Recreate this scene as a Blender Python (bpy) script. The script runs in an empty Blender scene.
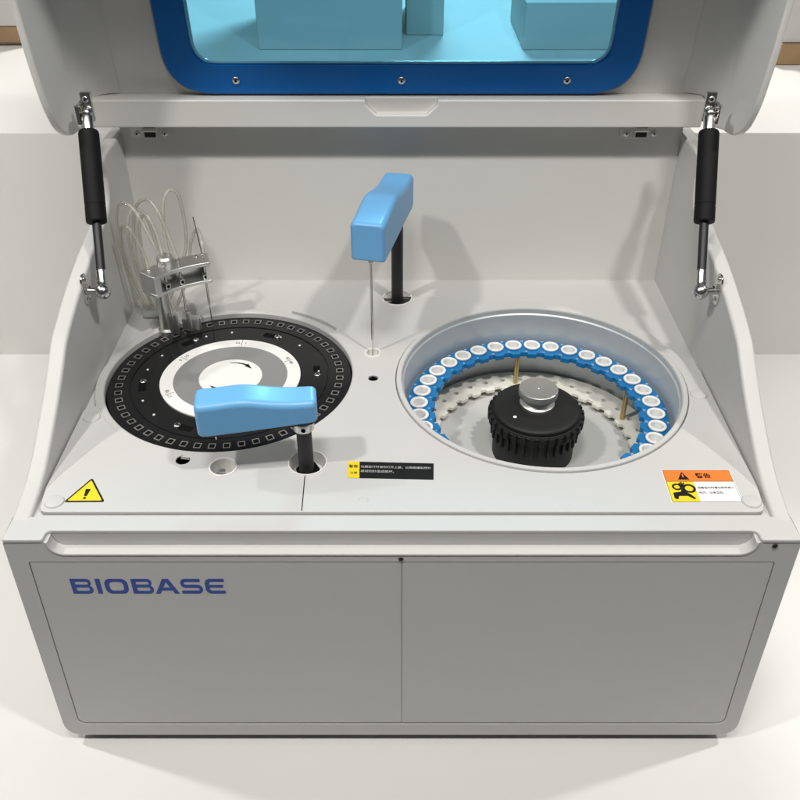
import bpy, bmesh, math, random
from mathutils import Vector, Matrix
random.seed(4)
S = bpy.context.scene
COL = S.collection
R = math.radians

# ------------------------------------------------------------------ camera
cam_d = bpy.data.cameras.new('camera')
cam_d.sensor_width = 36; cam_d.lens = 39.87
cam_d.clip_start = .02; cam_d.clip_end = 100
cam = bpy.data.objects.new('camera', cam_d); COL.objects.link(cam)
cam.location = (-.002, -.643, .638)
cam.rotation_euler = (R(90 - 35.842), 0, 0)
S.camera = cam

# ------------------------------------------------------------------ light
W = bpy.data.worlds.new('World'); S.world = W; W.use_nodes = True
W.node_tree.nodes['Background'].inputs[0].default_value = (1, .98, .95, 1)
W.node_tree.nodes['Background'].inputs[1].default_value = .06

def lamp(name, loc, aim, power, size, col=(1, .982, .945), spread=180):
    d = bpy.data.lights.new(name, 'AREA'); d.shape = 'DISK'; d.size = size
    d.energy = power; d.color = col; d.spread = R(spread)
    o = bpy.data.objects.new(name, d); COL.objects.link(o); o.location = loc
    o.rotation_euler = (Vector(aim) - Vector(loc)).to_track_quat('-Z', 'Y').to_euler()
lamp('spot_and_fill_lamp', (-1.05, -.50, 1.9), (0, .3, 0), 21, .12)
lamp('spot_and_fill_lamp', (.68, -.50, 1.9), (0, .3, 0), 19, .12)
lamp('added_fill_lamp', (-.15, -.52, 2.0), (0, .3, 0), 18, .40)  # added front fill with no known fixture; softens the shadows on the deck
lamp('spot_and_fill_lamp', (-1.9, .5, 1.9), (-1.25, .2, -.3), 8, .1, spread=64)  # added side fill, brightens table and plinth on the left
lamp('spot_and_fill_lamp', (1.9, .5, 1.9), (1.25, .2, -.3), 8, .1, spread=64)  # matching added fill for the right-hand table and plinth
lamp('added_fill_lamp', (.2, 2.7, 1.7), (0, 1.2, .1), 54, .5)  # added unseen lamp, brightens the plinth behind the lid window

S.view_settings.view_transform = 'Standard'
S.view_settings.look = 'None'
S.view_settings.exposure = 0
S.view_settings.gamma = 1
S.render.engine = 'CYCLES'
S.cycles.max_bounces = 10
S.cycles.transparent_max_bounces = 16

# ------------------------------------------------------------------ materials
def srgb(r, g, b):
    f = lambda c: (c/255)/12.92 if c/255 <= .04045 else ((c/255+.055)/1.055)**2.4
    return (f(r), f(g), f(b), 1)

def mat(name, col, rough=.45, metal=0, bump=0, bscale=900, vary=.0, vscale=12, coat=0, rvar=0, spec=.5):
    m = bpy.data.materials.new(name); m.use_nodes = True
    nt = m.node_tree; b = nt.nodes['Principled BSDF']
    col = tuple(col[:3]) + (1,)
    b.inputs['Base Color'].default_value = col
    b.inputs['Roughness'].default_value = rough
    b.inputs['Metallic'].default_value = metal
    b.inputs['Specular IOR Level'].default_value = spec
    if coat:
        b.inputs['Coat Weight'].default_value = coat; b.inputs['Coat Roughness'].default_value = .08
    tc = nt.nodes.new('ShaderNodeTexCoord')
    if vary or rvar:
        n = nt.nodes.new('ShaderNodeTexNoise'); n.inputs['Scale'].default_value = vscale; n.inputs['Detail'].default_value = 6
        nt.links.new(tc.outputs['Object'], n.inputs['Vector'])
    if vary:
        mx = nt.nodes.new('ShaderNodeMix'); mx.data_type = 'RGBA'
        mx.inputs[6].default_value = tuple(c*(1-vary) for c in col[:3])+(1,)
        mx.inputs[7].default_value = tuple(min(1, c*(1+vary)) for c in col[:3])+(1,)
        nt.links.new(n.outputs[0], mx.inputs[0]); nt.links.new(mx.outputs[2], b.inputs['Base Color'])
    if rvar:
        mr = nt.nodes.new('ShaderNodeMapRange'); mr.inputs[3].default_value = rough-rvar; mr.inputs[4].default_value = rough+rvar
        nt.links.new(n.outputs[0], mr.inputs[0]); nt.links.new(mr.outputs[0], b.inputs['Roughness'])
    if bump:
        n2 = nt.nodes.new('ShaderNodeTexNoise'); n2.inputs['Scale'].default_value = bscale; n2.inputs['Detail'].default_value = 3
        nt.links.new(tc.outputs['Object'], n2.inputs['Vector'])
        bp = nt.nodes.new('ShaderNodeBump'); bp.inputs['Strength'].default_value = bump; bp.inputs['Distance'].default_value = .0006
        nt.links.new(n2.outputs[0], bp.inputs['Height']); nt.links.new(bp.outputs[0], b.inputs['Normal'])
    return m

M = {}
M['body'] = mat('cream_enamel', (.66, .652, .622), .42, bump=.05, bscale=700, vary=.03, vscale=7, rvar=.09)
M['deck'] = mat('moulded_deck_plastic', (.535, .53, .515), .5, bump=.05, bscale=900, vary=.035, vscale=11, rvar=.10)
M['front'] = mat('grey_enamel', (.53, .527, .515), .66, bump=.08, bscale=700, vary=.035, vscale=5, rvar=.08, spec=.3)
M['dark'] = mat('dark_plastic', (.02, .02, .02), .5)
M['blackgloss'] = mat('black_acrylic', (.009, .009, .010), .18, rvar=.06, vscale=30, spec=.35)
M['black'] = mat('black_anodised', (.010, .010, .011), .5, bump=.06, rvar=.08, vscale=40)
M['strut'] = mat('black_lacquer', (.007, .007, .007), .62, spec=.15)
M['knob'] = mat('turned_knob_steel', (.78, .77, .74), .36, 1, rvar=.05, vscale=60)
M['hub'] = mat('matte_black_plastic', (.012, .012, .012), .55, bump=.05, spec=.3, rvar=.06, vscale=40)
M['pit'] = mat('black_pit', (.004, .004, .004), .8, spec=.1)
M['blue'] = mat('blue_moulded_cover', (.15, .40, .70), .38, coat=.06, bump=.04, bscale=600, vary=.02, rvar=.05)
M['frameblue'] = mat('deep_blue_acrylic', (.0005, .135, .47), .28, spec=.25, vary=.03)
M['steel'] = mat('stainless_steel', (.62, .61, .59), .22, 1, rvar=.08, vscale=60)
M['bracket'] = mat('machined_aluminium', (.68, .68, .66), .36, 1, rvar=.08, vscale=80)
M['bowl'] = mat('brushed_bowl_metal', (.58, .61, .62), .42, .45, rvar=.06, vscale=30)
M['bowlfloor'] = mat('bowl_floor', (.56, .56, .54), .55, .1, rvar=.06)
M['brass'] = mat('brass', (.48, .36, .16), .3, 1, rvar=.08, vscale=60)
M['ring'] = mat('blue_carousel_plastic', (.006, .16, .40), .35, vary=.03, rvar=.05)
M['white'] = mat('white_plastic', (.78, .77, .74), .4, vary=.01)
M['cup'] = mat('cup_plastic', (.80, .80, .79), .35, vary=.01)
M['lower'] = mat('ivory_plastic', (.80, .78, .70), .5, vary=.03)
M['rotorgrey'] = mat('grey_printed_film', (.30, .30, .295), .30, .3, rvar=.012, vscale=8)
M['frame_edge'] = mat('cuvette_edge', (.26, .25, .24), .22, .3)
M['yellow'] = mat('yellow_print', (.80, .60, .02), .45)
M['orange'] = mat('orange_print', (.80, .20, .03), .45)
M['ink'] = mat('black_print', (.010, .010, .010), .6, spec=.2)
M['paper'] = mat('white_print', (.80, .79, .77), .5)
M['logo'] = mat('navy_print', (.004, .045, .30), .45)
M['greytext'] = mat('pale_print', (.55, .55, .55), .5)
M['table'] = mat('white_counter_laminate', (.60, .592, .575), .5, vary=.02, vscale=3, rvar=.08, bump=.03, bscale=300)
M['plinth'] = mat('white_plinth_paint', (.74, .728, .705), .6, vary=.02, vscale=3, bump=.06, bscale=400)
M['box'] = mat('display_box_paint', (.50, .495, .48), .6, vary=.03, vscale=4)
M['wood'] = mat('brown_wood_trim', (.30, .19, .10), .5, vary=.25, vscale=25)
M['wall'] = mat('wall_paint', (.66, .64, .60), .7, vary=.02)

# translucent tubing and tinted window: transparent + gloss
def clear(name, tint, gloss, rough=.05, diff=0):
    m = bpy.data.materials.new(name); m.use_nodes = True; nt = m.node_tree
    for n in list(nt.nodes): nt.nodes.remove(n)
    out = nt.nodes.new('ShaderNodeOutputMaterial')
    tr = nt.nodes.new('ShaderNodeBsdfTransparent'); tr.inputs[0].default_value = tint
    gl = nt.nodes.new('ShaderNodeBsdfGlossy'); gl.inputs['Roughness'].default_value = rough
    fr = nt.nodes.new('ShaderNodeFresnel'); fr.inputs[0].default_value = 1.45
    mul = nt.nodes.new('ShaderNodeMath'); mul.operation = 'MULTIPLY'; mul.inputs[1].default_value = gloss
    nt.links.new(fr.outputs[0], mul.inputs[0])
    mx = nt.nodes.new('ShaderNodeMixShader')
    nt.links.new(mul.outputs[0], mx.inputs[0]); 
    src = tr.outputs[0]
    if diff:
        df = nt.nodes.new('ShaderNodeBsdfDiffuse'); df.inputs[0].default_value = (.75, .73, .69, 1)
        m2 = nt.nodes.new('ShaderNodeMixShader'); m2.inputs[0].default_value = diff
        nt.links.new(tr.outputs[0], m2.inputs[1]); nt.links.new(df.outputs[0], m2.inputs[2]); src = m2.outputs[0]
    nt.links.new(src, mx.inputs[1]); nt.links.new(gl.outputs[0], mx.inputs[2])
    nt.links.new(mx.outputs[0], out.inputs[0])
    return m
M['pane'] = clear('pale_blue_acrylic', (.44, .75, .88, 1), .5)
M['tube'] = clear('clear_silicone_tube', (.93, .92, .88, 1), 0.55, .10, .20)

# ------------------------------------------------------------------ geometry: every helper returns (verts, faces)
def xf(g, m):
    return [tuple(m @ Vector(v)) for v in g[0]], g[1]
def mv(g, x=0, y=0, z=0): return xf(g, Matrix.Translation((x, y, z)))
def merge(*gs):
    V, F = [], []
    for g in gs:
        o = len(V); V += list(g[0]); F += [tuple(i+o for i in f) for f in g[1]]
    return V, F
def from_bm(bm):
    bm.verts.index_update()
    g = ([tuple(v.co) for v in bm.verts], [tuple(v.index for v in f.verts) for f in bm.faces]); bm.free(); return g
def evaluate(o):
    dg = bpy.context.evaluated_depsgraph_get(); dg.update()
    me = bpy.data.meshes.new_from_object(o.evaluated_get(dg))
    g = ([tuple(v.co) for v in me.vertices], [tuple(p.vertices) for p in me.polygons])
    bpy.data.meshes.remove(me); return g
def plate(loops, depth, bevel=0, segs=2):
    """2D loops (first outer, others holes) extruded from local z=0 to z=depth"""
    c = bpy.data.curves.new('tmp', 'CURVE'); c.dimensions = '2D'; c.fill_mode = 'BOTH'
    for lp in loops:
        s = c.splines.new('POLY'); s.points.add(len(lp)-1); s.use_cyclic_u = True
        for p, q in zip(s.points, lp): p.co = (q[0], q[1], 0, 1)
    c.extrude = max(depth/2 - bevel, 1e-6)
    if bevel: c.bevel_depth = bevel; c.bevel_resolution = segs; c.offset = -bevel
    o = bpy.data.objects.new('tmp', c); COL.objects.link(o)
    g = evaluate(o); bpy.data.objects.remove(o); bpy.data.curves.remove(c)
    return mv(g, z=depth/2)
def text(body, size, depth=.0002, align='CENTER', bold=0):
    c = bpy.data.curves.new('tmp', 'FONT'); c.body = body; c.size = size; c.align_x = align; c.align_y = 'CENTER'
    c.extrude = depth/2; c.offset = bold; c.resolution_u = 3
    o = bpy.data.objects.new('tmp', c); COL.objects.link(o)
    g = evaluate(o); bpy.data.objects.remove(o); bpy.data.curves.remove(c)
    return mv(g, z=depth/2)
def box(x0, x1, y0, y1, z0, z1, bev=.002, segs=2):
    bm = bmesh.new(); bmesh.ops.create_cube(bm, size=1)
    for v in bm.verts: v.co = ((x0+x1)/2+v.co.x*(x1-x0), (y0+y1)/2+v.co.y*(y1-y0), (z0+z1)/2+v.co.z*(z1-z0))
    if bev: bmesh.ops.bevel(bm, geom=list(bm.edges), offset=bev, segments=segs, affect='EDGES', profile=.5)
    return from_bm(bm)
def lathe(prof, n=48, cx=0, cy=0):
    V, F = [], []
    for r, z in prof:
        for i in range(n):
            a = 2*math.pi*i/n; V.append((cx+r*math.cos(a), cy+r*math.sin(a), z))
    for j in range(len(prof)-1):
        for i in range(n):
            k = (i+1) % n; F.append((j*n+i, j*n+k, (j+1)*n+k, (j+1)*n+i))
    if prof[0][0] < 1e-3: F.append(tuple(range(n))[::-1])
    if prof[-1][0] < 1e-3: F.append(tuple((len(prof)-1)*n+i for i in range(n)))
    return V, F
def smooth_path(P, sub=8):
    P = [Vector(p) for p in P]; out = []
    Q = [P[0]*2-P[1]] + P + [P[-1]*2-P[-2]]
    for i in range(1, len(Q)-2):
        for k in range(sub):
            t = k/sub; a, b, c, d = Q[i-1], Q[i], Q[i+1], Q[i+2]
            out.append(.5*((2*b)+(c-a)*t+(2*a-5*b+4*c-d)*t*t+(3*b-a-3*c+d)*t**3))
    out.append(P[-1]); return out
def tube(P, r, n=12, sub=0, radii=None):
    P = smooth_path(P, sub) if sub else [Vector(p) for p in P]
    V, F = [], []; up = None
    for i, p in enumerate(P):
        t = (P[min(i+1, len(P)-1)]-P[max(i-1, 0)]).normalized()
        if up is None: up = t.orthogonal().normalized()
        up = (up - t*up.dot(t)).normalized(); w = t.cross(up)
        rr = radii[i] if radii else r
        for k in range(n):
            a = 2*math.pi*k/n; V.append(tuple(p+up*(rr*math.cos(a))+w*(rr*math.sin(a))))
    for i in range(len(P)-1):
        for k in range(n):
            q = (k+1) % n; F.append((i*n+k, i*n+q, (i+1)*n+q, (i+1)*n+k))
    F.append(tuple(range(n))[::-1]); F.append(tuple((len(P)-1)*n+k for k in range(n)))
    return V, F
def ball(c, r, n=16):
    bm = bmesh.new(); bmesh.ops.create_uvsphere(bm, u_segments=n, v_segments=n//2+2, radius=r)
    return mv(from_bm(bm), *c)
def boolean(base, cutters, bevel=.0025, segs=3):
    def tmp(g):
        me = bpy.data.meshes.new('tmp'); me.from_pydata(g[0], [], g[1]); me.update()
        bm = bmesh.new(); bm.from_mesh(me); bmesh.ops.remove_doubles(bm, verts=bm.verts, dist=1e-6)
        bmesh.ops.recalc_face_normals(bm, faces=bm.faces); bm.to_mesh(me); bm.free()
        o = bpy.data.objects.new('tmp', me); COL.objects.link(o); return o
    b = tmp(base); cs = [tmp(c) for c in cutters]
    for c in cs:
        m = b.modifiers.new('b', 'BOOLEAN'); m.object = c; m.operation = 'DIFFERENCE'; m.solver = 'EXACT'
    if bevel:
        m = b.modifiers.new('v', 'BEVEL'); m.width = bevel; m.segments = segs; m.limit_method = 'ANGLE'; m.angle_limit = R(50); m.use_clamp_overlap = True
    g = evaluate(b)
    for o in [b]+cs: bpy.data.objects.remove(o)
    return g
def arc(cx, cy, r, a0, a1, n=12):
    return [(cx+r*math.cos(R(a0+(a1-a0)*i/n)), cy+r*math.sin(R(a0+(a1-a0)*i/n))) for i in range(n+1)]
def circle(cx, cy, r, n=48): return arc(cx, cy, r, 0, 360*(n-1)/n, n-1)
def rpoly(pts, rads, n=6):
    """polygon with rounded corners"""
    out = []; N = len(pts)
    if not hasattr(rads, '__len__'): rads = [rads]*N
    for i in range(N):
        p = Vector(pts[i]); a = Vector(pts[i-1]); b = Vector(pts[(i+1) % N]); r = rads[i]
        if r <= 0: out.append(tuple(p)); continue
        u = (a-p).normalized(); w = (b-p).normalized()
        h = math.acos(max(-1, min(1, u.dot(w))))/2
        d = min(r/math.tan(h), .49*(a-p).length, .49*(b-p).length)
        s, e = p+u*d, p+w*d
        for k in range(n+1):
            t = k/n; out.append(tuple((1-t)**2*s+2*t*(1-t)*p+t*t*e))
    return out
def rrect(x0, x1, y0, y1, r, n=6): return rpoly([(x0, y0), (x1, y0), (x1, y1), (x0, y1)], r, n)

def stroke(P, w):
    """flat ribbon polygon along P with mitred joints"""
    P = [Vector(p) for p in P]; L, Rr = [], []
    for i, p in enumerate(P):
        d0 = (p-P[i-1]).normalized() if i else (P[1]-p).normalized()
        d1 = (P[i+1]-p).normalized() if i < len(P)-1 else d0
        n0 = Vector((-d0.y, d0.x)); n1 = Vector((-d1.y, d1.x)); m = (n0+n1).normalized()
        k = w/2/max(.4, m.dot(n0)); L.append(tuple(p+m*k)); Rr.append(tuple(p-m*k))
    return L+Rr[::-1]

XZ = Matrix(((1, 0, 0, 0), (0, 0, 1, 0), (0, 1, 0, 0), (0, 0, 0, 1)))      # local (x,y,z) -> world (x, z, y): plate grows towards +Y
YZ = Matrix(((0, 0, 1, 0), (1, 0, 0, 0), (0, 1, 0, 0), (0, 0, 0, 1)))      # local (x,y,z) -> world (z, x, y): plate grows towards +X

def mesh_of(name, g, mats, ang=35, idx=None):
    me = bpy.data.meshes.new(name); me.from_pydata([tuple(v) for v in g[0]], [], g[1]); me.update()
    bm = bmesh.new(); bm.from_mesh(me)
    if idx is None:
        bmesh.ops.remove_doubles(bm, verts=bm.verts, dist=2e-6)
    bmesh.ops.recalc_face_normals(bm, faces=bm.faces); bm.to_mesh(me); bm.free()
    for m in (mats if isinstance(mats, list) else [mats]): me.materials.append(m)
    if idx:
        for p, i in zip(me.polygons, idx): p.material_index = i
    for p in me.polygons: p.use_smooth = True
    me.set_sharp_from_angle(angle=R(ang))
    return me
def weighted(o):
    m = o.modifiers.new('weighted_normals', 'WEIGHTED_NORMAL'); m.mode = 'FACE_AREA'; m.weight = 50; m.keep_sharp = True; m.thresh = .001
    return o
def obj(name, g, m, parent=None, ang=35, label=None):
    o = bpy.data.objects.new(name, mesh_of(name, g, m, ang)); COL.objects.link(o); weighted(o)
    if parent:
        o.parent = parent
        mw = Matrix.Identity(4); q = parent
        while q: mw = Matrix.Translation(q.location) @ mw if q.type == 'EMPTY' else mw; q = q.parent
        if parent.type == 'EMPTY': o.matrix_parent_inverse = mw.inverted()
    if label: o['label'] = label
    return o
def multi(name, parts, parent=None, ang=35):
    """parts = [(geometry, material), ...] as one object with several materials"""
    V, F, I, ms = [], [], [], []
    for g, m in parts:
        if m not in ms: ms.append(m)
        k = len(V); V += list(g[0]); F += [tuple(i+k for i in f) for f in g[1]]; I += [ms.index(m)]*len(g[1])
    o = bpy.data.objects.new(name, mesh_of(name, (V, F), ms, ang, I)); COL.objects.link(o); weighted(o)
    if parent:
        o.parent = parent
        if parent.type == 'EMPTY': o.matrix_parent_inverse = Matrix.Translation(parent.location).inverted()
    return o
def tag(o, label, cat, group=None):
    o['label'] = label; o['category'] = cat
    if group: o['group'] = group
    return o
def struct(o): o['kind'] = 'structure'; return o
def root(name, loc, label, cat, group=None):
    o = bpy.data.objects.new(name, None); COL.objects.link(o); o.location = loc; o.empty_display_size = .05
    return tag(o, label, cat, group)

# ------------------------------------------------------------------ surroundings
TZ = -.347
tag(obj('display_table', box(-3, 3, -.34, .884, TZ-.06, TZ, .004), M['table']), 'white laminate table top carrying the analyzer', 'table')
tag(obj('display_plinth', box(-3, 3, .88, 3.4, TZ-.06, .112, .003), M['plinth']), 'raised white plinth with a plain riser behind the analyzer', 'plinth')
struct(obj('wall', box(-4, 4, 3.4, 3.5, -1.2, 2.6, 0), M['wall']))
t = root('display_cabinet', (-1.3, 1.45, .112), 'white cabinet on brown wood base at far left edge', 'cabinet')
obj('cabinet_body', box(-1.70, -.842, 1.452, 1.95, .155, .75, .003), M['box'], t)
obj('wood_base', box(-1.70, -.845, 1.449, 1.95, .121, .1545, .002), M['wood'], t)
obj('plinth_block', box(-1.69, -.86, 1.47, 1.94, .112, .1205, .001), M['plinth'], t)
t = root('display_case', (1.2, 1.3, .112), 'white case on brown wood base at far right edge', 'cabinet')
obj('case_body', box(.800, 1.55, 1.31, 1.75, .155, .75, .003), M['box'], t)
obj('wood_base', box(.784, 1.56, 1.30, 1.76, .113, .1545, .002), M['wood'], t)
tag(obj('display_block', box(-.318, .003, 1.42, 1.80, .112, .80, .004), M['box']), 'wide pale block seen through the blue lid window', 'block')
tag(obj('display_block', merge(box(.012, .10, 1.55, 1.85, .112, .80, .004)), M['box']), 'narrow pale block right of the wide block behind window', 'block')
t = tag(obj('display_block', box(.272, .58, 1.42, 1.7, .112, .212, .004), M['box']), 'low pale block at right side of the blue lid window', 'block')

# ------------------------------------------------------------------ analyzer
A = root('chemistry_analyzer', (0, .3, TZ), 'white and grey benchtop chemistry analyzer with raised lid', 'analyzer')
ZB = -.335
# front block with finger groove and door pocket
outl = rpoly([(-.405, -.0042), (.405, -.0042), (.410, ZB), (-.412, ZB)], [.003, .003, .024, .024])
blk = xf(plate([outl], .03), XZ)
notch = xf(plate([rpoly([(-.362, .06), (.362, .06), (.362, -.021), (-.362, -.021)], [0, 0, .016, .016], 8)], .0636), XZ)
notch = mv(notch, y=-.05)
pocket = mv(xf(plate([rpoly([(-.3856, -.0320), (.3852, -.0320), (.3923, -.3130), (-.3926, -.3130)], [.004, .004, .012, .012])], .024), XZ), y=-.02)
obj('front_frame', boolean(blk, [notch, pocket], .0028), M['front'], A)
# front doors
for s in (-1, 1):
    xo = .3845 if s > 0 else .3848
    pts = [(s*.00008, -.0321), (s*xo, -.0321), (s*(xo+.007), -.3108), (s*.00008, -.3108)]
    d = obj('front_door', mv(xf(plate([rpoly(pts, [.001, .003, .011, .001])], .0030, .0012, 3), XZ), y=.0003), M['front'], A)
    if s < 0:
        door = d; d['label'] = 'grey front door panel bearing the blue maker lettering'
# maker lettering on the door: wide rounded capitals
def glyph(ch):
    H, Wd, w = 1.0, 1.30, .28
    if ch == 'B':
        o = rpoly([(0, 0), (Wd, 0), (Wd, .5), (Wd, H), (0, H)], [.02, .34, 0, .30, .02])
        o = [(0, 0)]+arc(Wd-.28, .28, .28, -90, 60, 8)+arc(Wd-.31, .745, .255, -60, 90, 8)+[(0, H)]
        return [o, rrect(w, Wd-.22, .19, .42, .11), rrect(w, Wd-.24, .61, .81, .09)], Wd
    if ch == 'I': return [[(0, 0), (w+.02, 0), (w+.02, H), (0, H)]], w+.02
    if ch == 'O': return [rrect(0, Wd+.12, 0, H, .42, 8), rrect(w, Wd+.12-w, .2, H-.2, .25, 8)], Wd+.12
    if ch == 'A':
        return [[(0, 0), (.56, H), (.92, H), (1.48, 0), (1.18, 0), (1.06, .22), (.42, .22), (.30, 0)],
                [(.535, .41), (.945, .41), (.74, .79)]], 1.48
    if ch == 'S':
        c = [(.03, .105), (1.0, .105)]+arc(1.04, .30, .195, -90, 90, 6)+[(.95, .5), (.35, .5)]+arc(.31, .695, .2, 270, 90, 6)+[(.4, .895), (1.22, .895)]
        return [stroke(c, .21)], 1.27
    if ch == 'E':
        return [[(.30, 0), (1.2, 0), (1.2, .2), (.36, .2), (.27, .28), (.27, .41), (1.1, .41), (1.1, .59), (.27, .59), (.27, .72), (.36, .8),
                 (1.2, .8), (1.2, 1), (.30, 1), (.1, .92), (0, .74), (0, .26), (.1, .08)]], 1.2
x = 0; gs = []
for ch in 'BIOBASE':
    lp, w = glyph(ch)
    x -= .16 if ch == 'A' else 0; gs.append(mv(plate(lp, .02), x=x)); x += w+.23-(.10 if ch == 'A' else 0)
sc = .162/(x-.23); lg = merge(*gs)
lg = xf(lg, Matrix.Translation((-.349, .0001, -.0805)) @ XZ @ Matrix.Diagonal((sc, .0225, .03, 1)))
obj('lettering', lg, M['logo'], door)

def screw(name, loc, r, m, parent, axis='y', slot=True):
    """pan head screw; the head looks along -Y (axis y), +Z (axis z) or along the given matrix"""
    g = lathe([(0.0005, r*.45), (r*.35, r*.45), (r*.75, r*.36), (r*.95, r*.18), (r, 0), (r, -.002)], 20)
    parts = [(g, m)]
    if slot:
        parts.append((plate([circle(0, 0, r*.33, 6)], r*.06), M['pit']))
        parts[-1] = (mv(parts[-1][0], z=r*.43), M['pit'])
    rot = Matrix.Rotation(R(90), 4, 'X') if axis == 'y' else (Matrix.Identity(4) if axis == 'z' else axis)
    mm = Matrix.Translation(loc) @ rot
    return multi(name, [(xf(g, mm), m) for g, m in parts], parent)
screw('door_screw', (-.001, .0002, -.0285), .0028, M['black'], A)
screw('frame_screw', (.379, 0, -.0095), .0030, M['black'], A)

# rim behind the front block, side panels, back
rim = merge(box(-.3835, .3835, .0129, .0358, -.06, -.0035, .001),
    mv(plate([rpoly([(-.4053, -.0008), (-.3632, -.0008), (-.3632, .0127), (.3632, .0127), (.3632, -.0008), (.4053, -.0008), (.4053, .0335), (.3832, .0335), (.3832, .0362), (-.3832, .0362), (-.3832, .0335), (-.4053, .0335)],
                     [.003, .004, .006, .006, .004, .003, .001, .001, .001, .001, .001, .001])], .0050, .0016, 3), z=-.0050))
obj('deck_rim', rim, M['deck'], A)
lp_ = [(-.3612, -.004)]+arc(-.3452, -.0060, .016, 180, 270, 8)+[(.3452, -.0220)]+arc(.3452, -.0060, .016, 270, 360, 8)[1:]+[(.3612, -.004)]
obj('finger_ledge', mv(xf(plate([stroke(lp_, .0036)], .0138, .0016, 3), XZ), y=-.0008), M['deck'], A)
prof = [(.015, -.004), (.03, .0005), (.05, .005), (.075, .011), (.10, .021), (.13, .037), (.163, .056), (.20, .081), (.228, .099), (.29, .121),
        (.35, .137), (.41, .148), (.445, .156), (.462, .170), (.470, .195), (.476, .222), (.62, .222)]
pp = [(p.x, p.y) for p in smooth_path([(a, b, 0) for a, b in prof], 4)]
pp += [(.62, ZB+.002), (.015, ZB+.002)]
for s in (-1, 1):
    g = xf(plate([pp], .0195, .004, 3), YZ)
    g = mv(g, x=-.4046 if s < 0 else .4046-.0195)
    obj('side_panel', g, M['deck'], A)
obj('back_panel', merge(box(-.3862, .3862, .556, .60, -.02, .2408, .003), box(-.3848, .3848, .6002, .6195, ZB+.003, .2215, .003)), M['body'], A)
obj('base_plinth', box(-.386, .384, .008, .60, TZ, ZB+.004, .003), M['dark'], A)

# deck levels
RC = (-.2185, .2925); BC = (.175, .282)
tray_out = [(-.3862, .036), (.3862, .036), (.3862, .5565), (-.3862, .5565)]
PH1, PH2, WS = (-.006, .489), (-.105, .116), (-.038, .342)
g = plate([tray_out, circle(*BC, .1770, 96), circle(*RC, .1560, 96), circle(*PH1, .0205, 32), circle(*PH2, .0205, 32), circle(-.036, .284, .0064, 20), circle(-.245, .122, .0080, 24), circle(-.198, .109, .0154, 32), circle(*WS, .0100, 28)], .008)
obj('deck_tray', mv(g, z=-.0112), M['deck'], A)
# the raised front cover
def rot_hole():
    out = []
    for i in range(120):
        a = i*3.0
        d = ((a-30) % 360)
        r = .1685 if (a > 36 and a < 226) else .1572
        out.append((RC[0]+r*math.cos(R(a)), RC[1]+r*math.sin(R(a))))
    return out
cov = [(-.379, .0372), (.379, .0372), (.3836, .075), (.3836, .302)]
cov += [(.3705, .302)]
cov += arc(*BC, .1965, 6, 108, 20)
cov += [(.085, .494), (-.035, .494), (-.075, .452)]
cov += arc(*RC, .1725, 70, 36, 6)[:-1]
cov += arc(*RC, .1572, 36, -134, 36)
cov += arc(*RC, .1640, 228, 205, 4)
cov += [(-.3745, .225), (-.3836, .215), (-.3836, .075)]
cov = rpoly(cov, [.010, .010]+[0.02, .003, .003]+[0]*21+[.02, .02, .008]+[.004]+[0]*5+[.004]+[0]*36+[.004]+[0]*4+[.004, .002, .02], 4)
holes = [circle(*BC, .1828, 96), circle(*PH2, .0212, 32), circle(*PH1, .0212, 32), circle(-.036, .284, .0062, 20), circle(-.245, .122, .0078, 24), circle(-.198, .109, .0152, 32), circle(*WS, .0098, 28)]
cover = obj('deck_cover', mv(plate([cov]+holes, .0068, .0012), z=-.0036), M['deck'], A)
# hidden seam lines in the cover are narrow grooves laid as dark slots
def seam(P, w=.0011): return mv(plate([stroke(P, w)], .0002), z=.0032)
obj('cover_seam', merge(seam([(PH2[0]-.001, PH2[1]-.0215), (-.1045, .0385)])), M['dark'], cover)
# raised lips round the two wells
obj('well_lip', lathe([(.1556, -.006), (.1556, .0012), (.1568, .0026), (.1640, .0026), (.1665, .0018), (.1672, -.001)], 128, *RC), M['deck'], A)
# caps over the cover screws
for x, y in ((-.3665, .052), (.3690, .0525), (.3665, .247), (-.3690, .200), (-.041, .054)):
    r = .0105 if x != -.041 else .006
    h = .0026 if x != -.041 else .0010
    g = lathe([(.0004, h), (r*.6, h*.93), (r*.9, h*.6), (r, 0), (r, -.001)], 28, x, y)
    obj('screw_cap', mv(g, z=.0032), M['deck'], cover)
# wash cups and small holes
def cup(name, c, r, depth, m, parent, rim=.0012):
    return obj(name, lathe([(r+.0014, .0030), (r+.0012, .0042), (r-.0004, .0042), (r-.0010, .003), (r-.0014, -depth), (.0004, -depth)], 32, *c), m, parent)
cup('wash_cup', (-.198, .109), .0145, .014, M['white'], cover)
obj('wash_peg', lathe([(.0040, -.0138), (.0040, .0010), (.0032, .0020), (.0004, .0020)], 18, -.1985, .105), M['bracket'], cover)
cup('rinse_cup', WS, .0095, .012, M['white'], cover)
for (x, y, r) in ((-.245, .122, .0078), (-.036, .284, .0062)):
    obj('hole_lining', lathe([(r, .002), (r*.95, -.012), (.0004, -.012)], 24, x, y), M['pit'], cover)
# post wells
for c in (PH1, PH2):
    z0 = .0034
    obj('post_well', lathe([(.0222, z0-.001), (.0218, z0+.0012), (.0206, z0+.0012), (.0198, z0-.001), (.0165, -.009), (.0004, -.0092)], 40, *c), M['white'], A)
    obj('post_seat', mv(plate([circle(*c, .0132, 6)], .005), z=-.0095), M['pit'], A)

# ---- printed labels on the cover
def lab(parts, name, label):
    o = multi(name, parts, cover); o['label'] = label; return o
ZL = .0032
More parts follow.
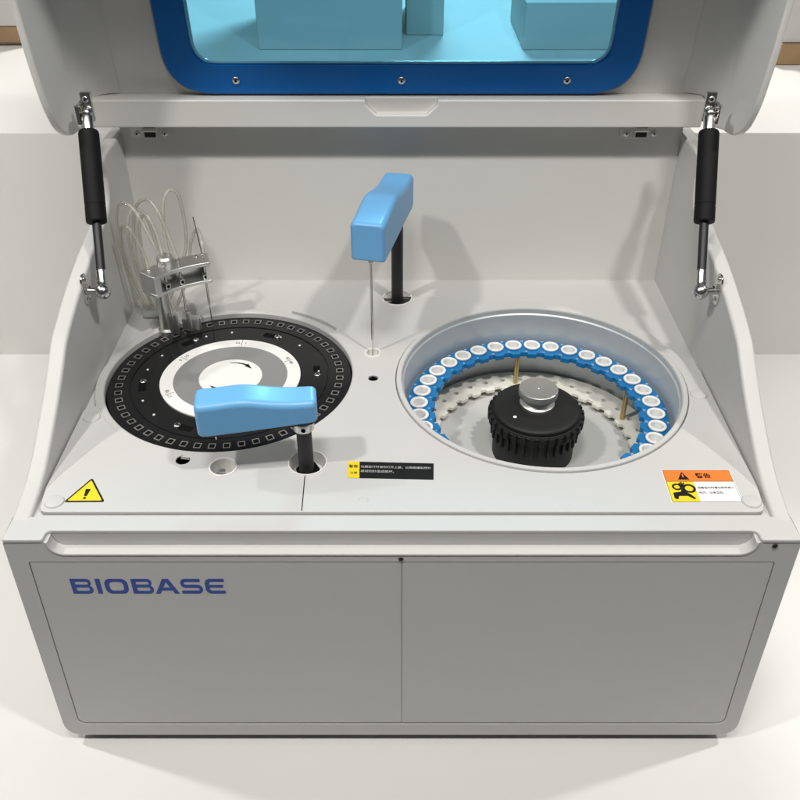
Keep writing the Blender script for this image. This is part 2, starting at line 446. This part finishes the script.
# yellow triangle
T = [(-.357, .0515), (-.3135, .0520), (-.3375, .0905)]
c3 = Vector((sum(p[0] for p in T)/3, sum(p[1] for p in T)/3))
def shrink(k): return [tuple(c3+(Vector(p)-c3)*k) for p in T]
ex = plate([rpoly([(-.0028, .0155), (.0028, .0155), (.0014, .004), (-.0014, .004)], .0012)], .0001)
lab([(mv(plate([rpoly(T, .002)], .0003), z=ZL), M['ink']), (mv(plate([rpoly(shrink(.84), .001)], .00015), z=ZL+.0003), M['yellow']),
     (mv(ex, -.3365, .0565, ZL+.00048), M['ink']), (mv(plate([circle(0, 0, .0017, 14)], .0001), -.3365, .0577, ZL+.00048), M['ink'])],
    'warning_triangle', 'yellow warning triangle with black exclamation mark')
# black strip label
P4 = [(-.0590, .0905), (.0345, .0875), (.0355, .1150), (-.0600, .1185)]
def lerp(a, b, t): return (a[0]+(b[0]-a[0])*t, a[1]+(b[1]-a[1])*t)
ys = [P4[0], lerp(P4[0], P4[1], .135), lerp(P4[3], P4[2], .135), P4[3]]
tx = lambda s, size, x, y, al='LEFT', rz=0, bold=0: xf(text(s, size, .0001, al, bold), Matrix.Translation((x, y, ZL+.0005)) @ Matrix.Rotation(R(rz), 4, 'Z'))
lab([(mv(plate([P4], .0003), z=ZL), M['ink']), (mv(plate([ys], .00012), z=ZL+.0003), M['yellow']),
     (tx('警告', .0052, -.0535, .1095, 'CENTER', -2, .0001), M['ink']), (tx('注意', .0042, -.0530, .0985, 'CENTER', -2), M['ink']),
     (tx('仪器运行时请勿打开上盖，以免碰撞取样针', .0041, -.0455, .1090, 'LEFT', -2), M['greytext']),
     (tx('或试剂针造成损坏。', .0044, -.0455, .1015, 'LEFT', -2), M['greytext'])],
    'caution_strip', 'black caution strip with yellow end and small white writing')
# orange / yellow / white hazard label
BL, BR, TR, TL = (.2855, .0515), (.3590, .0515), (.3605, .1035), (.2870, .1035)
def q(u, v): return lerp(lerp(BL, BR, u), lerp(TL, TR, u), v)
def quad(u0, u1, v0, v1, e=.0002): return mv(plate([[q(u0, v0), q(u1, v0), q(u1, v1), q(u0, v1)]], .00012), z=ZL+e)
pt = lambda u, v: q(u, v)
parts = [(mv(plate([[q(-.012, -.016), q(1.012, -.016), q(1.012, 1.016), q(-.012, 1.016)]], .0002), z=ZL), M['paper']),
         (quad(0, 1, 0, 1, .0002), M['ink']), (quad(.006, .994, .64, .985, .00034), M['orange']), (quad(.006, .40, .012, .625, .00034), M['yellow']), (quad(.402, .994, .012, .625, .00034), M['paper'])]
tri = [pt(.19, .69), pt(.36, .69), pt(.275, .94)]
parts.append((mv(plate([tri], .0001), z=ZL+.00048), M['ink']))
parts.append((mv(plate([[pt(.265, .76), pt(.285, .76), pt(.285, .86), pt(.265, .86)]], .0001), z=ZL+.0006), M['orange']))
parts.append((tx('警告', .0085, *pt(.58, .80), 'CENTER', 0, .0002), M['ink']))
parts.append((tx('设备运行时请勿将手伸入', .0036, *pt(.43, .43), 'LEFT', 0, .00005), M['ink']))
parts.append((tx('机内，以免夹伤。', .0036, *pt(.43, .28), 'LEFT', 0, .00005), M['ink']))
# pictogram: two gears catching a hand
gx, gy = pt(.305, .41); g1x, g1y = pt(.135, .46)
hz = ZL+.00048
parts.append((mv(plate([circle(gx, gy, .0072, 24), circle(gx, gy, .0044, 20)], .0001), z=hz), M['ink']))
parts.append((mv(plate([circle(g1x, g1y, .0054, 24), circle(g1x, g1y, .0030, 20)], .0001), z=hz), M['ink']))
hand = [pt(.05, .10), pt(.10, .07), pt(.12, .18), pt(.25, .18), pt(.33, .08), pt(.36, .10), pt(.30, .23), pt(.245, .30), pt(.235, .42), pt(.195, .42), pt(.17, .31), pt(.05, .28)]
parts.append((mv(plate([rpoly(hand, .0022)], .0001), z=hz+.00012), M['ink']))
for k, (u, v) in enumerate(((.180, .58), (.214, .61), (.250, .59))):
    a = pt(.21, .44); b = pt(u, v)
    parts.append((mv(plate([stroke([a, b], .0016)], .0001), z=hz+.00024+k*.00003), M['ink']))
lab(parts, 'hazard_label', 'orange and yellow hand hazard label with black writing')

# ---- reaction rotor
rot = obj('reaction_rotor', lathe([(.0004, -.0035), (.1235, -.0035), (.1240, -.0045), (.1258, -.0045), (.1263, -.0032), (.1520, -.0032), (.1535, -.0042), (.1538, -.006), (.1538, -.03)], 128, *RC), M['blackgloss'], A)
def ringp(r0, r1, z, h): return mv(plate([circle(*RC, r1, 96), circle(*RC, r0, 72)] if r0 else [circle(*RC, r1, 72)], h, .0003, 1), z=z)
disc = obj('rotor_cap', ringp(.0722, .0890, -.0034, .0024), M['white'], rot)
obj('rotor_film', ringp(.0402, .0721, -.0034, .0020), M['rotorgrey'], rot)
obj('rotor_hub', ringp(0, .0401, -.0034, .0026), M['white'], rot)
for k in range(6):
    mk = []
    a = 90+60*k-2
    mm = Matrix.Translation((*RC, -.0009)) @ Matrix.Rotation(R(a-90), 4, 'Z')
    mk.append(xf(plate([[(-.0003, .0735), (.0003, .0735), (.0003, .0985 if k == 0 else .085), (-.0003, .0985 if k == 0 else .085)]], .0001), mm))
    n = 52 if k == 0 else int(round(52*k/6))
    mk.append(xf(text(str(n), .0068, .0001), mm @ Matrix.Translation((-.0055, .0805, 0))))
    mk.append(xf(text(str(n % 52+1), .0068, .0001), mm @ Matrix.Translation((.0055, .0805, 0))))
    obj('position_mark', merge(*mk), M['ink'], rot)
for a0, a1 in ((100, 58), (285, 243)):
    pts = arc(0, 0, .0315, a0, a1, 10)
    ws = [.0004+.0011*i/10 for i in range(11)]
    o_, i_ = [], []
    for (px, py), w in zip(pts, ws):
        l = math.hypot(px, py); o_.append((px*(1+w/l), py*(1+w/l))); i_.append((px*(1-w/l), py*(1-w/l)))
    e = pts[-1]; aa = R(a1-22); tip = (.0305*math.cos(aa), .0305*math.sin(aa)); l = math.hypot(*e)
    sh = o_+[(e[0]*(1+.0034/l), e[1]*(1+.0034/l)), tip, (e[0]*(1-.0034/l), e[1]*(1-.0034/l))]+i_[::-1]
    obj('rotation_arrow', mv(plate([sh], .0001), *RC, -.0006), M['ink'], rot)
pin = None
for k in range(20):
    if k % 3 == 1: continue
    a = R(18*k+8)
    if pin is None: pin = obj('rotor_pin', lathe([(.0004, .0009), (.0013, .0008), (.0016, -.0001)], 10), M['white'], rot); o = pin
    else: o = pin.copy(); COL.objects.link(o); o.parent = rot
    o.location = (RC[0]+.1125*math.cos(a), RC[1]+.1125*math.sin(a), -.0035)
for k in range(6):
    a = R(70+60*k-6)
    screw('rotor_screw', (RC[0]+.1105*math.cos(a), RC[1]+.1105*math.sin(a), -.0030), .0044, M['steel'], rot, 'z')
    obj('rotor_recess', xf(mv(plate([rrect(-.009, .009, -.0045, .0045, .002)], .0004), y=.1105), Matrix.Translation((*RC, -.00335)) @ Matrix.Rotation(R(40+60*k), 4, 'Z')), M['pit'], rot)
fr = plate([rrect(-.0043, .0043, -.0046, .0046, .0006, 2), rrect(-.0031, .0031, -.0034, .0034, .0004, 2)], .0012, .0002, 1)
pit = plate([rrect(-.0031, .0031, -.0034, .0034, .0004, 2)], .0004)
NC = 52; first = None
for k in range(NC):
    a = 2*math.pi*k/NC
    if first is None:
        first = multi('cuvette', [(fr, M['frame_edge']), (pit, M['pit'])], rot); o = first
    else:
        o = first.copy(); COL.objects.link(o); o.parent = rot
    o.matrix_parent_inverse = Matrix.Identity(4)
    o.location = (RC[0]+.1395*math.cos(a), RC[1]+.1395*math.sin(a), -.0033); o.rotation_euler = (0, 0, a-math.pi/2)

# ---- sample well
obj('sample_well', merge(
    lathe([(.1818, -.003), (.1818, .0036), (.1810, .0048), (.1770, .0050), (.1756, .0046), (.1751, .0032)], 128, *BC)), M['deck'], A)
obj('well_wall', lathe([(.1753, .0036), (.1746, .0034), (.1742, -.003), (.1728, -.004), (.1722, -.0045), (.1722, -.118)], 128, *BC), M['bowl'], A, 25)
obj('well_floor', lathe([(.1724, -.116), (.0004, -.116)], 96, *BC), M['bowlfloor'], A)

# ---- arms
def arm_cover(L, h0, h1, w, hump, lift=0):
    """moulded cover along +X from the post (x=0) to the tip; returns geometry with the underside at z=0"""
    N = 26; sect = []
    x0, x1 = -.016, L+.016
    for i in range(N+1):
        t = i/N; x = x0+(x1-x0)*t
        h = h0+(h1-h0)*(.5-.5*math.cos(math.pi*min(1, max(0, (t-.12)/.55))))+hump*math.exp(-((t-.62)/.2)**2)
        ww = w*(.95+.05*min(1, t*1.6))
        zb = lift*(1-min(1, t/.9))
        sect.append((x, h, ww, zb))
    V, F = [], []; rad = .007; n = 5
    def ringpts(x, h, ww, zb, inset):
        y = ww/2-inset; z0 = zb+inset*.5; z1 = h-inset*.6; r = max(.001, rad-inset*.5); rb = .0025
        pts = []
        for (cx, cz, a0, rr) in ((y-r, z1-r, 0, r), (-y+r, z1-r, 90, r), (-y+rb, z0+rb, 180, rb), (y-rb, z0+rb, 270, rb)):
            for k in range(n+1):
                a = R(a0+90*k/n); pts.append((x, cx+rr*math.cos(a), cz+rr*math.sin(a)))
        return pts
    e = .0062
    rows = []
    def cap(s, sign):
        out = []
        for k in range(6):
            a = R(90*k/5)                # 0 at the flat end, 90 at the full section
            inset = e*(1-math.sin(a)); dx = e*(1-math.cos(a))
            out.append(ringpts(s[0]+sign*dx, s[1], s[2], s[3], inset))
        return out
    rows += cap(sect[0], 1)
    for s in sect:
        if x0+e+.001 < s[0] < x1-e-.001: rows.append(ringpts(*s, 0))
    rows += cap(sect[-1], -1)[::-1]
    m = len(rows[0])
    for r in rows: V += r
    for i in range(len(rows)-1):
        for k in range(m):
            q = (k+1) % m; F.append((i*m+k, i*m+q, (i+1)*m+q, (i+1)*m+k))
    F.append(tuple(range(m))[::-1]); F.append(tuple((len(rows)-1)*m+k for k in range(m)))
    return V, F
def make_arm(name, post, z, L, rz, h0, h1, w, hump, needle_to, label, lift=0):
    g = xf(arm_cover(L, h0, h1, w, hump, lift), Matrix.Translation((post[0], post[1], z)) @ Matrix.Rotation(R(rz), 4, 'Z'))
    a = obj(name, g, M['blue'], A, 40, label)
    bp = mv(plate([rrect(-.0120, L+.0080, -w*.455, w*.455, .004)], .0022, .0004), z=-.0016)
    tilt = Matrix.Rotation(math.atan2(lift, .9*(L+.032)), 4, 'Y')
    obj('arm_base', xf(bp, Matrix.Translation((post[0], post[1], z+lift*.86)) @ Matrix.Rotation(R(rz), 4, 'Z') @ tilt), M['black'], a)
    obj('arm_post', lathe([(.0083, -.019), (.0083, z-.008), (.0004, z-.008)], 32, *post), M['black'], a)
    multi('post_collar', [(lathe([(.0112, z-.010), (.0118, z-.009), (.0118, z-.0005), (.011, z+.001), (.0004, z+.001)], 32, *post), M['bracket']),
                        (xf(lathe([(.0026, 0), (.0026, .0003), (.0004, .0003)], 12), Matrix.Translation((post[0]+.001, post[1]-.0117, z-.005)) @ Matrix.Rotation(R(90), 4, 'X')), M['pit'])], a)
    tx_, ty_ = post[0]+L*math.cos(R(rz)), post[1]+L*math.sin(R(rz))
    obj('needle', merge(lathe([(.0032, z-.008), (.0032, z-.002), (.002, z), (.0004, z)], 14, tx_, ty_),
                        lathe([(.0004, needle_to), (.0007, needle_to+.001), (.0008, needle_to+(.022 if needle_to > -.004 else .02)), (.0016, needle_to+(.026 if needle_to > -.004 else .024)), (.0016, z-.004), (.0004, z-.004)], 14, tx_, ty_)), M['steel'], a)
    return a
dx, dy = WS[0]-PH1[0], WS[1]-PH1[1]
make_arm('sampling_arm', PH1, .144, math.hypot(dx, dy), math.degrees(math.atan2(dy, dx)), .044, .050, .043, .007, -.001,
         'blue probe arm raised at the back with a long steel needle')
make_arm('mixing_arm', (PH2[0]-.001, PH2[1]-.002), .0640, .094, 186, .035, .039, .038, .003, .046, 'blue mixing arm in front reaching over the black rotor', .009)

# ---- wash station over the rotor
def sector(r0, r1, a0, a1, n=14): return arc(*RC, r1, a0, a1, n)+arc(*RC, r0, a1, a0, n)
ZW = .068
a0, a1 = 106, 142
sect = rpoly(sector(.128, .158, a0, a1), [.002]+[0]*13+[.010]+[.004]+[0]*13+[.002], 4)
ws = obj('wash_station', mv(plate([sect], .0055, .0012), z=ZW+.025), M['bracket'], A, label='aluminium wash head with clear tubes over the rotor')
obj('lower_plate', mv(plate([sect], .0045, .001), z=ZW), M['bracket'], ws)
obj('end_cheek', merge(mv(plate([sector(.1285, .1575, a0+.3, a0+3)], .0206), z=ZW+.0044), mv(plate([rpoly(sector(.1285, .1575, a1-5, a1-.3, 4), [.002]*10)], .0206), z=ZW+.0044), mv(plate([sector(.150, .1565, a0+3, a1-5)], .0206), z=ZW+.0044)), M['bracket'], ws)
for a in (109.5, 123.5, 132.5):
    ca, sa = math.cos(R(a)), math.sin(R(a)); px, py = RC[0]+.1345*ca, RC[1]+.1345*sa
    f = Matrix.Translation((px, py, 0)) @ Matrix.Rotation(R(a-90), 4, 'Z')
    multi('nozzle', [(xf(box(-.0036, .0036, -.005, .004, ZW+.0050, ZW+.0130, .0008), f), M['steel']),
                     (xf(lathe([(.0022, 0), (.0022, .0006), (.0004, .0006)], 12), f @ Matrix.Translation((0, -.005, ZW+.009)) @ Matrix.Rotation(R(90), 4, 'X')), M['pit']),
                     (lathe([(.0004, -.001), (.0007, 0), (.0007, .03), (.0017, .034), (.0017, ZW+.036), (.0024, ZW+.037), (.0024, ZW+.041), (.0004, ZW+.041)], 14, px, py), M['steel'])], ws)
pa = R(133); px, py = RC[0]+.152*math.cos(pa), RC[1]+.152*math.sin(pa)
obj('station_post', merge(lathe([(.0085, -.004), (.0085, ZW+.002)], 24, px, py), lathe([(.0125, -.004), (.0125, .004), (.0085, .006)], 24, px, py), mv(box(-.006, .006, -.004, .004, 0, .03, .001), px+.012, py-.006, 0)), M['bracket'], ws)
obj('guide_block', mv(merge(box(-.012, .012, -.006, .006, 0, .019, .002), box(-.004, .002, -.009, -.005, .004, .03, .001)), px+.034, py+.002, .002), M['bracket'], ws)
for a, r in ((112, .150), (138, .149), (122, .153)):
    screw('plate_screw', (RC[0]+r*math.cos(R(a)), RC[1]+r*math.sin(R(a)), ZW+.0308), .0032, M['steel'], ws, 'z')
obj('tube_cap', lathe([(.0115, ZW+.0302), (.0115, ZW+.040), (.009, ZW+.0425), (.0004, ZW+.0425)], 28, RC[0]+.150*math.cos(R(128)), RC[1]+.150*math.sin(R(128))), M['bracket'], ws)
def np_(a, r=.1345, z=ZW+.038): return (RC[0]+r*math.cos(R(a)), RC[1]+r*math.sin(R(a)), z)
b = np_(109.5); obj('bare_needle', tube([b, (b[0]-.008, b[1]+.012, b[2]+.05)], .0009, 8), M['steel'], ws)
paths = [
    [np_(132.5), (-.322, .400, .140), (-.342, .415, .174), (-.362, .425, .176), (-.374, .434, .140), (-.375, .442, .085), (-.362, .447, .028), (-.352, .450, -.002)],
    [np_(123.5), (-.302, .415, .134), (-.314, .425, .166), (-.330, .437, .178), (-.350, .444, .158), (-.362, .450, .092), (-.356, .452, .030), (-.347, .452, -.002)],
    [(np_(128, .150)[0]-.003, np_(128, .150)[1], ZW+.036), (-.320, .425, .130), (-.334, .438, .156), (-.348, .446, .136), (-.352, .450, .075), (-.343, .452, -.002)],
    [(np_(128, .150)[0]+.004, np_(128, .150)[1]+.002, ZW+.036), (-.310, .425, .142), (-.308, .436, .176), (-.299, .446, .187), (-.290, .451, .170), (-.294, .458, .10), (-.326, .460, .024), (-.340, .460, -.002)],
    [(b[0]+.001, b[1]+.001, b[2]), (b[0]-.002, b[1]+.014, .122), (b[0]-.010, b[1]+.030, .130), (b[0]-.022, b[1]+.036, .108), (b[0]-.035, b[1]+.040, .055), (b[0]-.055, b[1]+.042, .010), (-.325, .462, -.002)],
    [np_(138, .149, ZW+.031), (-.336, .400, .124), (-.352, .41, .152), (-.367, .420, .138), (-.371, .432, .072), (-.358, .442, .012), (-.354, .445, -.002)],
    [(-.352, .452, .004), (-.366, .456, .060), (-.371, .462, .120), (-.360, .470, .150), (-.345, .478, .130), (-.340, .480, .060), (-.348, .466, .004)],
]
for P in paths: obj('clear_tube', tube(P, .0023, 12, 8), M['tube'], ws, 60)
obj('tube_clamp', xf(box(-.016, .016, -.01, .01, -.002, .012, .003), Matrix.Translation((-.350, .450, 0))), M['bracket'], ws)

# ---- gas struts
def axis_mat(p, q):
    d = (Vector(q)-Vector(p)); return Matrix.Translation(p) @ d.to_track_quat('Z', 'Y').to_matrix().to_4x4(), d.length
for s in (-1, 1):
    lo = (s*.362, .304, .116); hi = (s*.385-.004, .452, .284)
    m, L = axis_mat(lo, hi)
    cyl = obj('gas_strut', xf(lathe([(.0056, .086), (.0120, .0865), (.0125, .088), (.0125, .106), (.0121, .1065), (.0121, .108), (.0125, .1085), (.0125, L-.026), (.0115, L-.0235), (.006, L-.023)], 32), m), M['strut'], A, label='black gas strut at %s side of the lid' % ('left' if s < 0 else 'right'))
    obj('piston_rod', xf(lathe([(.0055, .024), (.0055, .09)], 24), m), M['black'], cyl)
    obj('ball_socket', merge(xf(lathe([(.0058, .008), (.0064, .011), (.0060, .026), (.0048, .027), (.0004, .027)], 24), m), ball(lo, .0098)), M['steel'], cyl)
    sx = s*.3855
    xm = Matrix.Translation((sx, lo[1]+.004, lo[2]+.001)) @ Matrix.Rotation(R(-90*s), 4, 'Y')
    stud = merge(xf(plate([rpoly([(-.020, -.009), (.020, -.009), (.020, .009), (-.020, .009)], .009)], .0025, .0006), xm),
                 tube([(sx, lo[1]+.002, lo[2]), lo], .0045, 14), xf(lathe([(.0068, .002), (.0068, .006), (.005, .0065)], 6), xm))
    obj('stud_plate', stud, M['steel'], cyl)
    for dz in (-.0135, .0135):
        screw('stud_screw', (sx-s*.0026, lo[1]+.004, lo[2]+.001+dz), .0036, M['steel'], cyl, Matrix.Rotation(R(-90*s), 4, 'Y'))
    ball_hi = merge(xf(lathe([(.0062, L-.024), (.0072, L-.022), (.0072, L-.006), (.006, L-.003), (.0004, L-.003)], 24), m), ball(hi, .0072),
                    tube([hi, (hi[0]+s*.012, hi[1]+.012, hi[2])], .0042, 12))
    obj('clevis', ball_hi, M['steel'], cyl)
    br = merge(box(hi[0]-.0068, hi[0]+.0068, hi[1]+.004, hi[1]+.010, hi[2]-.012, hi[2]+.024, .0015), box(hi[0]+s*.0060, hi[0]+s*.0085, hi[1]-.012, hi[1]+.008, hi[2]-.01, hi[2]+.012, .001))
    obj('strut_bracket', br, M['steel'], cyl)
    screw('bracket_screw', (hi[0], hi[1]+.0037, hi[2]+.016), .0042, M['steel'], cyl)

# ---- lid
LO = Vector((0, .550, .2785)); ES = Vector((0, -.18, .9837)).normalized(); EN = Vector((0, -ES.z, ES.y))  # EN looks at the viewer
LM = Matrix(((1, 0, 0, LO.x), (0, ES.y, EN.y, LO.y), (0, ES.z, EN.z, LO.z), (0, 0, 0, 1)))                 # local (x, s, n)
LT = .535
wx, w0, w1 = .279, .018, .450
panel = plate([[(-.419, -.03), (.419, -.03), (.419, LT), (-.419, LT)], rrect(-wx, wx, w0, w1, .046, 10)], .010, .001)
lid = obj('lid', xf(mv(panel, z=-.010), LM), M['body'], A, label='open lid with a blue framed window')
chk = [(.536, .2385), (.515, .243), (.499, .247), (.478, .249), (.458, .254), (.440, .263), (.425, .276), (.412, .298), (.404, .322), (.396, .36), (.390, .40), (.382, .45), (.355, .55), (.318, .64), (.283, .71), (.244, .755),
       (.250, .774), (.40, .815), (.452, .815), (.515, .545), (.560, .285), (.566, .262), (.558, .24)]
ck = [(p.x, p.y) for p in smooth_path([(a, b, 0) for a, b in chk], 3)]
for s in (-1, 1):
    g = mv(xf(plate([ck], .0085, .003, 3), YZ), x=.4175 if s > 0 else -.426)
    obj('lid_cheek', g, M['body'], lid)
    V, F = [], []; rf = .045; nn = 8                 # rounded inside corner between panel and cheek
    for k in range(nn+1):
        a = R(90*k/nn); xx = s*(.418-rf+rf*math.sin(a)); n_ = rf-rf*math.cos(a)+.0004
        for sv in (.002, LT): V.append(tuple(LM @ Vector((xx, sv, n_))))
    F = [(2*k, 2*k+1, 2*k+3, 2*k+2) for k in range(nn)]
    obj('corner_fillet', (V, F), M['body'], lid, 80)
obj('lid_hood', merge(xf(box(-.4165, .4165, -.0105, .231, 0, .008, .002), Matrix(((1, 0, 0, 0), (0, EN.y, ES.y, LO.y+ES.y*LT), (0, EN.z, ES.z, LO.z+ES.z*LT), (0, 0, 0, 1))))), M['body'], lid)  # out of view; depth set so it keeps the lid panel in shade
fl = box(-.4165, .3975, .522, .562, .242, .2785, 0)
nt_ = mv(xf(plate([[(-.047, .30), (.047, .30), (.047, .272), (.033, .259), (-.033, .259), (-.047, .272)]], .030), XZ), y=.506)
obj('lid_flange', boolean(fl, [nt_], .0022), M['body'], lid)
# window: blue frame sheet, clear pane, screws
fx, f0, f1 = .3065, .005, .470
ix, i0, i1 = .267, .044, .430
frm = plate([rrect(-fx, fx, f0, f1, .062, 12), rrect(-ix, ix, i0, i1, .030, 10)], .006, .0012, 3)
wf = obj('window_frame', xf(mv(frm, z=.0046), LM), M['frameblue'], lid)
shade_pad = plate([rrect(-fx-.003, fx+.003, f0-.004, f1+.003, .064, 12), rrect(-ix-.006, ix+.006, i0-.006, i1+.006, .034, 10)], .0046, .0006, 1)
obj('window_shade_pad', xf(mv(shade_pad, z=.0001), LM), mat('grey_shade_pad', (.33, .33, .32), .55), lid)  # grey pad for the recess edge, with its shadow put into the colour
pn = plate([rrect(-ix-.004, ix+.004, i0-.004, i1+.004, .032, 10)], .003)
obj('window_pane', xf(mv(pn, z=.0012), LM), M['pane'], lid)
lip = plate([rrect(-ix+.0002, ix-.0002, i0+.0002, i1-.0002, .030, 10), rrect(-ix+.0035, ix-.0035, i0+.0035, i1-.0035, .027, 10)], .0022, .0008)
obj('window_lip', xf(mv(lip, z=.0046), LM), mat('pale_blue_edge', (.22, .62, .85), .15, coat=.5), lid)
for x in (-.2155, 0, .2155):
    for sv in (.0235, .450):
        screw('window_screw', LM @ Vector((x, sv, .0104)), .0052, M['steel'], lid, LM.to_3x3().to_4x4())
# hinges between back panel and lid
for x in (-.343, .327):
    g = merge(mv(xf(plate([rpoly([(-.028, -.008), (.028, -.008), (.028, .016), (-.028, .016)], .007)], .002, .0005), XZ), x=x, y=.5535, z=.2245),
              box(x-.009, x+.009, .5495, .5535, .219, .238, .001), xf(tube([(x-.010, 0, 0), (x+.010, 0, 0)], .0036, 14), Matrix.Translation((0, .5500, .2300))))
    h = obj('lid_hinge', g, M['bracket'], A)
    obj('hinge_slot', box(x-.0075, x+.0075, .5478, .5494, .220, .237, .0005), M['black'], h)  # black block drawn in place of the hinge's dark slot
    for dx_ in (-.019, .019): screw('hinge_screw', (x+dx_, .5534, .2235), .0042, M['bracket'], h)

# ------------------------------------------------------------------ sample carousel (lifts out by its knob)
C = root('sample_carousel', (BC[0], BC[1], -.116), 'blue rimmed sample carousel with black hub inside the round well', 'carousel')
ZR, ZLW = -.045, -.100
def scallop(r_hi, r_lo, n, frac=.55, a_off=0):
    out = []
    for k in range(n):
        a = 360/n*k+a_off; h = 180/n
        for da, r in ((-h*.98, r_lo), (-h*frac, r_lo), (-h*(frac-.14), r_hi), (h*(frac-.14), r_hi), (h*frac, r_lo)):
            out.append((BC[0]+r*math.cos(R(a+da)), BC[1]+r*math.sin(R(a+da))))
    return out
A0 = 195.4; RCUP = .1525
cup_c = [(BC[0]+RCUP*math.cos(R(A0-10*k)), BC[1]+RCUP*math.sin(R(A0-10*k))) for k in range(36)]
up = plate([circle(*BC, .1690, 108), scallop(.1362, .1318, 36, .5, A0+5)]+[circle(x, y, .0096, 20) for x, y in cup_c], .007, .0006, 1)
ring = obj('upper_ring', mv(up, z=ZR-.007), M['ring'], C)
nm = []
for k in range(36):
    a = A0-10*k
    for rr, n, da in ((.1392, k+1, 3.6), (.1662, k+37, 4.8)):
        mm = Matrix.Translation((*BC, ZR+.0001)) @ Matrix.Rotation(R(a+da-90), 4, 'Z') @ Matrix.Translation((0, rr, 0))
        nm.append(xf(text(str(n), .0042, .0001), mm))
obj('number_marks', merge(*nm), M['paper'], ring)
low = plate([circle(*BC, .1685, 108), scallop(.1345, .1290, 36, .5, A0)]+[circle(*((BC[0]+.1490*math.cos(R(A0-10*k+5)), BC[1]+.1490*math.sin(R(A0-10*k+5)))), .0034, 14) for k in range(36)], .005, .0006, 1)
obj('lower_ring', mv(low, z=ZLW-.005), M['lower'], C)
obj('carousel_floor', lathe([(.150, -.1155), (.150, -.1125), (.0004, -.1125)], 96, *BC), M['bowlfloor'], C)
for a in (93.5, 22, 165, 228, 288, -45):
    obj('brass_post', lathe([(.0030, ZLW-.001), (.0034, ZLW), (.0034, ZR-.0052)], 18, BC[0]+.1400*math.cos(R(a)), BC[1]+.1400*math.sin(R(a))), M['brass'], C)
# black toothed hub
gear = []
N = 32
for k in range(N):
    a = 360/N*k
    for da, r in ((-5.2, .0580), (-3.6, .0580), (-3.0, .0624), (3.0, .0624), (3.6, .0580)):
        gear.append((BC[0]+r*math.cos(R(a+da)), BC[1]+r*math.sin(R(a+da))))
hub = obj('hub', merge(lathe([(.0004, -.0355), (.028, -.0360), (.048, -.0385), (.0530, -.0400), (.0552, -.0412), (.0562, -.0428), (.0562, -.0475), (.0575, -.0485), (.0590, -.050)], 96, *BC),
    mv(plate([gear], .0115, .0008, 1), z=-.0595), lathe([(.058, -.058), (.0540, -.0605), (.0535, -.078), (.0535, -.1125)], 96, *BC)), M['hub'], C, 30)
# ribs under the teeth
rb = [xf(box(-.0022, .0022, .0525, .0575, -.083, -.0590, .0005, 1), Matrix.Translation((*BC, 0)) @ Matrix.Rotation(R(360/N*k), 4, 'Z')) for k in range(N)]
obj('hub_ribs', merge(*rb), M['hub'], hub)
screw('hub_pin', (BC[0]-.031, BC[1]-.026, -.0380), .0026, M['white'], hub, 'z', slot=False)
obj('lift_knob', merge(lathe([(.0004, -0.0115), (.0238, -0.0115), (.0247, -0.0120), (.0251, -0.0130), (.0251, -0.0202), (.0246, -0.0212), (.0236, -0.0216), (.0195, -0.0225), (.0185, -0.0245), (.0186, -0.0285), (.0205, -0.0315), (.0224, -0.0330), (.0226, -0.0375)], 64, *BC),
    mv(lathe([(.0003, .0), (.0012, .0004), (.0016, .0)], 12), *BC, -.0115)), M['knob'], C, 25)

# ------------------------------------------------------------------ sample cups
ORD = ['', 'first', 'second', 'third', 'fourth', 'fifth', 'sixth', 'seventh', 'eighth', 'ninth', 'tenth', 'eleventh']
cm = mesh_of('sample_cup', lathe([(.0004, -.0165), (.0060, -.0162), (.0088, -.0140), (.0092, .0004), (.0112, .0006), (.0117, .0016), (.0117, .0030), (.0110, .0038), (.0088, .0038), (.0080, .0030), (.0077, .0010), (.0070, -.012), (.005, -.0140), (.0004, -.0144)], 36), M['cup'])
base = None
for k in range(24):
    if base is None: base = bpy.data.objects.new('sample_cup', cm); o = base
    else: o = base.copy()
    COL.objects.link(o)
    o.location = (*cup_c[k], ZR); o.rotation_euler = (R(random.uniform(-1.6, 1.6)), R(random.uniform(-1.6, 1.6)), random.random()*6)
    if k == 10: l = 'white cup in blue ring just above the brass post at the back'
    elif k < 10: l = 'white cup in blue ring, %s cup left of the one above the back brass post' % ORD[10-k]
    elif k == 17: l = 'white cup in blue ring just above the right-hand brass post'
    elif k < 17: l = 'white cup in blue ring, %s cup right of the one above the back brass post' % ORD[k-10]
    else: l = 'white cup in blue ring, %s cup towards the viewer from the right-hand brass post' % ORD[k-17]
    tag(o, l, 'sample cup', 'sample cups in the blue carousel ring')
